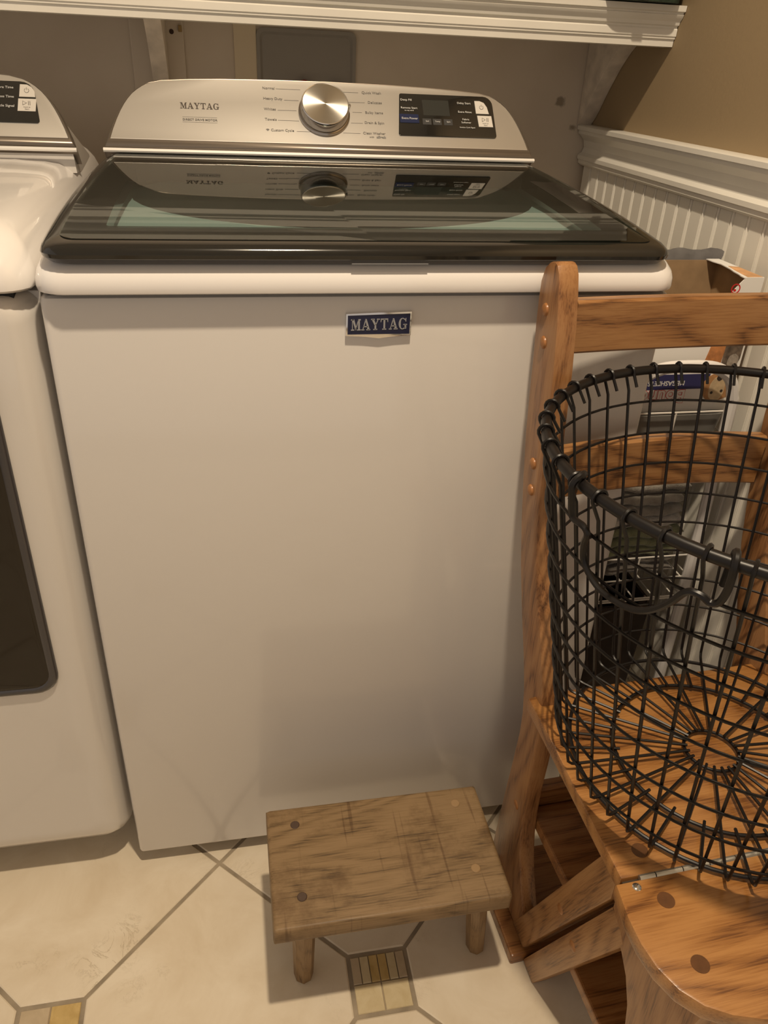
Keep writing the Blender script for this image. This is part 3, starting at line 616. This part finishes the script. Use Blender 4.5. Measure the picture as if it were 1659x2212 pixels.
# ---------------------------------------------------------------- oak folding library chair
TH = math.radians(3); OC = (.545, -.15, 0); CW = .338; KS = .022
ch = thing('folding_step_chair', 'golden oak folding library chair with hinged seat carrying the wire basket, right', 'chair', OC, TH)
def sidep(pts, t0, t1, name, mat, side, z_off=0, bev=.003, parent=None):
    def fn(v, z, d):
        u = -KS*(z-.44)-.002+d
        if side: u = CW-u
        return (u, v, z)
    return finish(prism(pts, fn, t0, t1, bev, 2), name, mat, parent or ch, local=True, smooth=30)
rear = [(.098, .9555), (.109, .9530), (.120, .945), (.127, .929), (.128, .908), (.127, .878), (.124, .845), (.122, .798), (.119, .753), (.111, .70), (.100, .64), (.085, .58), (.0635, .518), (.044, .470), (.029, .425), (.022, .385), (.0215, .35), (.028, .29), (.034, .24), (.041, .18), (.050, .10), (.058, .0212)]
front = [(-.089, .0212), (-.078, .06), (-.062, .09), (-.045, .125), (-.0345, .155), (-.027, .19), (-.023, .235), (-.024, .28), (-.028, .33), (-.0305, .385), (-.028, .43), (-.019, .468), (-.001, .512), (.014, .545), (.029, .57), (.040, .60), (.049, .635), (.057, .678), (.061, .738), (.064, .793), (.067, .845), (.073, .893), (.080, .928), (.085, .945), (.091, .953)]
diag_up = [(-.048, .0212), (-.0885, .0212), (-.2365, .362), (-.2375, .419), (-.215, .419), (-.075, .083)]
diag_lo = [(-.094, .0015), (-.129, .0015), (-.2735, .335), (-.262, .348), (-.2415, .357)]
fleg = [(-.2415, .357), (-.262, .330), (-.272, .322), (-.2870, .305), (-.3010, .275), (-.3080, .24), (-.312, .19), (-.318, .12), (-.330, .0), (-.382, .0), (-.366, .10), (-.358, .2), (-.362, .3), (-.375, .36), (-.385, .419), (-.2425, .419)]
for side in (0, 1):
    sidep(rear+front, 0, .024, 'back_post', oak_z, side, bev=.004)
    d = sidep(diag_up, -.0012, .0225, 'upper_brace', oak_d, side)
    d = sidep(diag_lo, -.0012, .0225, 'lower_brace', oak_d, side)
    sidep(fleg, -.0006, .0222, 'front_leg', oak_z, side)
    for i, (v, z) in enumerate([(.105, .903), (.100, .868), (.086, .725), (.083, .691), (-.002, .228), (-.155, .219), (-.195, .205)]):
        hgt = .0032 if i < 4 else .0018
        u = -KS*(z-.44)-.0022 if i < 5 else -KS*(z-.44)-.0032
        Mx = Matrix.Translation((u if not side else CW-u, v, z)) @ Matrix.Rotation(-PI/2 if not side else PI/2, 4, 'Y')
        finish(lathe([(0, hgt), (.0035, hgt*.92), (.006, hgt*.6), (.0072, 0), (.0072, -.001)], 20, Mx), 'wood_button', pluglight, ch, local=True)
# rails, bowed a little towards the washer
def rail(zb, zt_, v, th, name, arch=0, bow_=.010):
    u0_, u1_ = .0215, CW-.0215; n = 14; b = bmesh.new(); R = []
    for k in range(n+1):
        s = k/n; u = u0_+(u1_-u0_)*s; f = 4*s*(1-s); vv = v+bow_*f; a = arch*f
        R.append([b.verts.new(p) for p in ((u, vv, zb+a+.003), (u, vv+.003, zb+a), (u, vv+th-.003, zb+a), (u, vv+th, zb+a+.003), (u, vv+th, zt_+a-.003), (u, vv+th-.003, zt_+a), (u, vv+.003, zt_+a), (u, vv, zt_+a-.003))])
    for A, B in zip(R, R[1:]):
        for q in range(8): b.faces.new((A[q], A[(q+1) % 8], B[(q+1) % 8], B[q]))
    b.faces.new(R[0][::-1]); b.faces.new(R[-1])
    return finish(b, name, oak_x, ch, local=True, smooth=30)
rail(.8535, .9135, .097, .018, 'top_rail', 0, .005)
rail(.667, .735, .092, .018, 'back_rail', .005, .006)
# seat: rear board and hinged front board
zs0, zs1 = .420, .440
sr = [(-.012, -.008), (.010, -.004), (CW-.010, -.004), (CW+.012, -.008), (CW+.014, -.09), (CW+.020, -.2625), (-.020, -.2625), (-.014, -.09)]
finish(prism(sr, lambda a, b2, d: (a, b2, d), zs0, zs1, .003), 'rear_seat_board', oak_seat, ch, local=True, smooth=30)
half = [(-.028, -.2665), (-.0335, -.30), (-.0345, -.325), (-.0315, -.348), (-.0225, -.370), (-.008, -.387), (.012, -.399), (.038, -.408), (.08, -.415), (CW/2, -.418)]
sf = half+[(CW-a, b2) for a, b2 in half[-2::-1]]
finish(prism(sf, lambda a, b2, d: (a, b2, d), zs0, zs1, .003), 'front_seat_board', oak_seat, ch, local=True, smooth=30)
hg = finish(box(-.018, CW+.018, -.267, -.262, .425, .4345), 'hinge', plain('hinge_dark', (.05, .03, .015), .6), ch, local=True, smooth=None)
hs = plain('hinge_steel', (.55, .52, .46), .3, metal=.8)
u = -.001
for k in range(11):
    L_ = .018 if k == 0 else .0305
    finish(tube([(u, -.2645, .4385), (u+L_-.0012, -.2645, .4385)], .0032, 10), 'hinge_knuckle', hs, hg, local=True) if u+L_ < CW+.01 else None
    u += L_
for a, b2 in ((.015, -.237), (.012, -.292), (.009, -.354), (.032, -.08)):
    for uu in (a, CW-a): finish(lathe([(0, .4404), (.0085, .4404), (.0085, .436)], 24, Matrix.Translation((uu, b2, 0))), 'seat_plug', plugdark, ch, local=True)
finish(lathe([(0, .4415), (.003, .4412), (.0045, .4402), (.0045, .438)], 16, Matrix.Translation((-.009, -.2735, 0))), 'screw', chrome, ch, local=True)
# boards between the sides
def board(u0_, u1_, v0, v1, z0, z1, name, m=oak_x): return finish(box(u0_, u1_, v0, v1, z0, z1, .003), name, m, ch, local=True, smooth=None)
oak_b = wood('oak_step', (.33, .15, .048), (.24, .095, .026), (.10, .038, .010), 'X', rough=.38)
board(-.014, CW+.014, -.0965, .068, .0, .0205, 'bottom_step', oak_b)
board(.0275, CW-.0275, -.135, .000, .195, .214, 'middle_step', oak_b)
board(.0275, CW-.0275, .0015, .020, .165, .245, 'rear_stretcher', oak_b)
board(.0250, CW-.0250, -.300, -.1725, .105, .124, 'front_step', oak_b)
board(.0250, CW-.0250, -.374, -.356, .30, .418, 'front_apron', oak_b)
board(.0230, CW-.0230, .0, .016, .355, .419, 'rear_apron', oak_b)
# ---------------------------------------------------------------- wire basket
bk = thing('wire_basket', 'round black wire basket with drop handles standing on the oak chair seat', 'basket', (.712, -.281, .4405))
cb = Vector((.713, -.281, .4425)); ct = Vector((.694, -.279, .8335)); RB, RT = .176, .2285
def bp_(ang, z, dr_=0):
    s = (z-.452)/(.8335-.452); c = cb+(ct-cb)*s; r = RB+(RT-RB)*s+dr_; a = math.radians(ang)
    return Vector((c.x+r*math.cos(a), c.y+r*math.sin(a), z))
def circ(c, r, z, n=72, ang0=0): return [(c.x+r*math.cos(2*PI*k/n), c.y+r*math.sin(2*PI*k/n), z) for k in range(n)]
finish(tube([bp_(5*k, .8335) for k in range(72)], .0052, 12, True), 'rim', blackwire, bk)
for k, z in enumerate((.795, .756, .7175, .678, .6385, .599, .5595, .520, .4815)):
    finish(tube([bp_(5*q, z, .0032) for q in range(72)], .0016, 6, True), 'hoop', blackwire, bk)
finish(tube(circ(cb, .162, .4462), .0022, 8, True), 'bottom_ring', blackwire, bk)
finish(tube(circ(cb, .1125, .4462), .0022, 8, True), 'bottom_ring', blackwire, bk)
finish(tube(circ(Vector((.716, -.278, 0)), .031, .4462, 40), .0020, 8, True), 'bottom_ring', blackwire, bk)
NS = 44
for k in range(NS):
    ang = 63.8+k*360/NS; a = math.radians(ang); rad = Vector((math.cos(a), math.sin(a), 0))
    P = []
    rin = .0285 if k % 2 == 0 else .108
    cI = Vector((.716, -.278, 0)) if k % 2 == 0 else cb
    P.append(Vector((cI.x+rin*rad.x, cI.y+rin*rad.y, .4500)))
    q0 = bp_(ang, .4500, -.010); P.append(q0)
    P.append(bp_(ang, .4508, -.004)); P.append(bp_(ang, .4545, .0)); P.append(bp_(ang, .464, .0005)); P.append(bp_(ang, .62, 0)); P.append(bp_(ang, .812, .0005))
    rc = bp_(ang, .8335)
    for t_ in range(0, 9):
        th_ = math.radians(-20+t_*26); P.append(rc+rad*(.0070*math.cos(th_))+Vector((0, 0, .0070*math.sin(th_))))
    P.append(rc-rad*.0150+Vector((0, 0, -.0130)))
    finish(tube(P, .00175, 6), 'upright_wire', blackwire, bk)
hp_ = [(177.5, .795, -.010), (182.5, .8225, -.009), (186.5, .838, -.007), (188.6, .8425, .0), (188.8, .836, .009), (188.6, .822, .010), (188.3, .8051, .009), (189.5, .8025, .009), (192.6, .8035, .009), (193.9, .7985, .009), (192.9, .7869, .009), (192.7, .7709, .009), (194.5, .7604, .009), (198.3, .7527, .009), (203.1, .7523, .009), (207.8, .7559, .009), (211.9, .7675, .009), (215.0, .7827, .009), (217.0, .7959, .009), (218.4, .8009, .009), (220.3, .801, .009), (221.9, .7978, .009), (223.3, .8007, .009), (224.1, .8116, .009), (224.4, .825, .0095), (224.4, .838, .008), (224.0, .8428, .0), (223.5, .838, -.008), (223.0, .8258, -.009), (222.6, .806, -.008)]
def handle(add=0):
    return finish(tube(smoothpath([bp_(a+add, z, d) for a, z, d in hp_], 4), .0030, 8), 'handle', blackwire, bk)
handle(); handle(180)
# ---------------------------------------------------------------- slim rack in the gap right of the washer
rk = thing('slim_rolling_rack', 'narrow white rack with wire shelves squeezed between washer and beadboard wall', 'rack', (.80, .16, 0))
def arch(y):
    x0_, x1_, zt_ = .716, .878, .789
    P = [(x0_, y, .02), (x0_, y, .70), (x0_+.003, y, .745), (x0_+.016, y, .772), (x0_+.042, y, .786), (.797, y, zt_), (x1_-.042, y, .786), (x1_-.016, y, .772), (x1_-.003, y, .745), (x1_+.001, y, .70), (x1_+.010, y, .40), (x1_+.012, y, .02)]
    return finish(tube(smoothpath(P, 5), .0085, 10), 'end_frame', white_pl, rk)
arch(.075); arch(.26)
def wshelf(z, lip, name='wire_shelf'):
    b = bmesh.new()
    for zz in (z, z+lip):
        tube([(.725, .082, zz), (.893, .082, zz), (.893, .252, zz), (.725, .252, zz)], .0016, 6, True, bm=b)
    for k in range(5): tube([(.74+k*.035, .082, z), (.74+k*.035, .252, z)], .0013, 6, bm=b)
    for x in (.727, .80, .8905): tube([(x, .082, z), (x, .082, z+lip)], .0014, 6, bm=b)
    return finish(b, name, whitewire, rk)
wshelf(.676, .042); wshelf(.430, .042); wshelf(.388, .004); wshelf(.12, .042)
tr = tag(finish(loft([[(x, y, .6795) for x, y in rrect(.735, .880, .092, .242, .012)], [(x, y, .711) for x, y in rrect(.730, .885, .088, .246, .014)], [(x, y, .711) for x, y in rrect(.733, .882, .091, .243, .013)], [(x, y, .684) for x, y in rrect(.738, .877, .095, .239, .011)]]), 'tray', plain('smoke_grey_plastic', (.20, .195, .18), .3, noise=.12, nscale=25)), 'smoky grey plastic tray on the rack shelf just under the printed box', 'tray')
# dryer sheet box, upside down, torn open
BY, BX0, BX1, BZ0, BZ1 = .100, .730, .892, .7125, .900
cbx = thing('dryer_sheet_box', 'torn-open white dryer sheet box with upside-down print, pets pictured, beside the washer', 'box', (.81, .155, BZ0))
boxw = plain('box_white', (.86, .85, .82), .5)
finish(prism([(BX0, BZ0), (BX1, BZ0), (BX1, BZ1), (.864, BZ1), (.858, .893), (.851, .884), (.846, .874), (.836, .870), (BX0, .866)], lambda a, z, y: (a, y, z), BY, BY+.0012), 'front_panel', [boxw], cbx, smooth=None)
finish(box(BX0, BX1, .210, .2112, BZ0, .8995), 'back_panel', card, cbx, smooth=None)
finish(box(BX1-.0012, BX1, BY+.0012, .210, BZ0, BZ1), 'side_panel', card, cbx, smooth=None)
finish(box(BX0, BX0+.0012, BY+.0012, .210, BZ0, .87), 'side_panel', card, cbx, smooth=None)
finish(box(BX0, BX1, BY+.0012, .210, BZ0, BZ0+.0012), 'bottom_panel', card, cbx, smooth=None)
tl = [(.862, BY), (BX1, BY), (BX1, .2112), (.872, .2112), (.8725, .195), (.876, .180), (.874, .165), (.872, .150), (.868, .135), (.866, .120), (.863, .110)]
ornm = plain('box_print_orange', (.66, .36, .16), .5, noise=.45, nscale=35)
finish(prism(tl, lambda a, b2, d: (a, b2, d), BZ1, BZ1+.0012), 'top_flap', [boxw], cbx, smooth=None)
finish(prism([(.868, BY+.002), (BX1-.001, BY+.002), (BX1-.001, .16), (.878, .165), (.873, .14)], lambda a, b2, d: (a, b2, d), BZ1+.0012, BZ1+.0015), 'flap_print', ornm, cbx, smooth=None)
def bpr(pts, m, name, d=0.0003): return finish(prism(pts, lambda a, z, y: (a, y, z), BY, BY-d), name, m, cbx, smooth=None)
nvy = plain('box_navy', (.03, .03, .11), .5)
bpr([(.735, .746), (.850, .746), (.850, .768), (.735, .768)], nvy, 'navy_band')
BM = lambda x, z, d=.0004: Matrix.Translation((x, BY-d, z)) @ Matrix.Rotation(PI/2, 4, 'X') @ Matrix.Rotation(PI, 4, 'Z')
text('MEGASHEETS', .0095, ink_white, 'box_lettering', cbx, BM(.813, .7555), .0001, 'LEFT', .0002)
red = plain('box_red', (.60, .02, .02), .5); wht = plain('box_letter_white', (.85, .83, .8), .5)
text('Bounce', .027, red, 'box_logo', cbx, BM(.818, .7365, .0004), .0001, 'LEFT', .0011)
text('Bounce', .027, wht, 'box_logo', cbx, BM(.818, .7365, .0007), .0001, 'LEFT', .0004)
def blob(cx, cz, rx, rz, n=18, jit=.06, seed=1):
    rnd = random.Random(seed); return [(cx+rx*math.cos(2*PI*k/n)*(1+rnd.uniform(-jit, jit)), cz+rz*math.sin(2*PI*k/n)*(1+rnd.uniform(-jit, jit))) for k in range(n)]
pup = plain('print_puppy_tan', (.46, .24, .10), .5, noise=.25, nscale=90); pup2 = plain('print_puppy_cream', (.58, .44, .27), .5, noise=.2, nscale=120); dk = plain('print_dark', (.03, .022, .02), .5)
bpr(blob(.8655, .7475, .0235, .0225, seed=2), pup, 'puppy_print', .0004)
bpr(blob(.8655, .7450, .0125, .0190, seed=3), pup2, 'puppy_print', .0006)
bpr(blob(.866, .7615, .0045, .0045, 10), dk, 'puppy_print', .0008)
for x in (.8585, .8735): bpr(blob(x, .7395+(x-.8585)*.15, .0022, .0022, 10), dk, 'puppy_print', .0008)
furm = plain('print_orange_fur', (.55, .23, .08), .5, noise=.3, nscale=120); catm = plain('print_tabby', (.16, .12, .09), .5, noise=.6, nscale=110); catw = plain('print_paw', (.38, .33, .28), .5, noise=.3, nscale=200)
bpr([(.832, .772), (.838, .80), (.846, .85), (.868, .85), (.862, .80), (.860, .772)], furm, 'fur_print', .0004)
bpr([(.862, .775), (.862, .85), (.889, .85), (.889, .79), (.882, .770), (.872, .768)], catm, 'cat_print', .0005)
bpr(blob(.8785, .7860, .0085, .0105, seed=5), catw, 'paw_print', .0007)
b = lathe([(.0052, 0), (.0068, 0), (.0068, .0002), (.0052, .0002), (.0052, 0)], 20, Matrix.Translation((.8535, BY, .8865)) @ Matrix.Rotation(PI/2, 4, 'X'))
finish(b, 'red_ring_print', red, cbx); bpr(blob(.8525, .8845, .0022, .0018, 8), red, 'red_dot_print')
b = bmesh.new(); n = 24; V = []
for k in range(n+1):
    x = .765+(.898-.765)*k/n; w_ = .0025*math.sin(k*.9)+.002*math.sin(k*2.1)
    top_ = .9125+.0015*math.sin(k*.7) if k < n else .909
    V.append((b.verts.new((x-.004, .2128+abs(w_)*.3, .890)), b.verts.new((x+.003, .2155+abs(w_)*.5, (.9+top_)/2)), b.verts.new((x+.008, .222+abs(w_), top_))))
for A, B in zip(V, V[1:]):
    b.faces.new((A[0], B[0], B[1], A[1])); b.faces.new((A[1], B[1], B[2], A[2]))
bmesh.ops.solidify(b, geom=b.faces[:], thickness=.0006)
finish(b, 'plastic_liner', plain('grey_liner', (.27, .26, .26), .4, noise=.15, nscale=60), cbx, smooth=60)
# folded towels on the lower rack shelf
def towel(label, x0_, x1_, z0_, z1_, col, folds, seed):
    rnd = random.Random(seed); m = plain('terry_%d' % seed, col, .95, noise=.3, nscale=55, bump=.9, bscale=420, sheen=.4)
    b = bmesh.new(); n = 30; h = (z1_-z0_)/folds
    for f in range(folds):
        zc = z0_+h*(f+.5); yy = .088+rnd.uniform(0, .006); xo = rnd.uniform(-.004, .004)
        loops = []
        for k in range(n+1):
            s = k/n; x = x0_+xo+(x1_-x0_)*s; e = min(s, 1-s)*n/4; sq = math.sqrt(max(.02, min(1, e)*(2-min(1, e))))
            wv = .0035*math.sin(s*9+seed+f)+.002*math.sin(s*23+f*2)
            loops.append([(x, .155+(yy-.155+rnd.uniform(0, .001))*math.copysign(abs(math.cos(a))**.4, math.cos(a))*(-1 if False else 1), zc+wv*.6+h*.50*sq*math.copysign(abs(math.sin(a))**.7, math.sin(a))) for a in [2*PI*q/14 for q in range(14)]])
        loft(loops, bm=b)
    return tag(finish(b, 'folded_towel', m, smooth=60), label, 'towel', 'folded towels on the rack')
towel('dark grey-brown folded towel lowest in the stack on the rack', .735, .868, .434, .466, (.16, .14, .12), 2, 3)
towel('olive green folded towel in the middle of the rack stack', .735, .870, .467, .515, (.26, .27, .15), 3, 4)
towel('white folded towel between the green and the grey-beige towels', .738, .868, .516, .536, (.62, .58, .52), 1, 6)
towel('grey-beige folded towel on top of the rack stack', .735, .862, .537, .600, (.36, .33, .28), 3, 5)
bn = thing('fabric_bin', 'dark brown bin on the bottom of the white rack behind the chair', 'bin', (.80, .165, .165))
finish(loft([[(x, y, .125) for x, y in rrect(.735, .840, .092, .24, .01)], [(x, y, .372) for x, y in rrect(.728, .850, .088, .245, .012)], [(x, y, .372) for x, y in rrect(.733, .845, .093, .24, .01)], [(x, y, .135) for x, y in rrect(.74, .835, .097, .235, .008)]]), 'bin_body', plain('dark_brown_fabric', (.035, .022, .016), .7, noise=.4, nscale=40), bn)
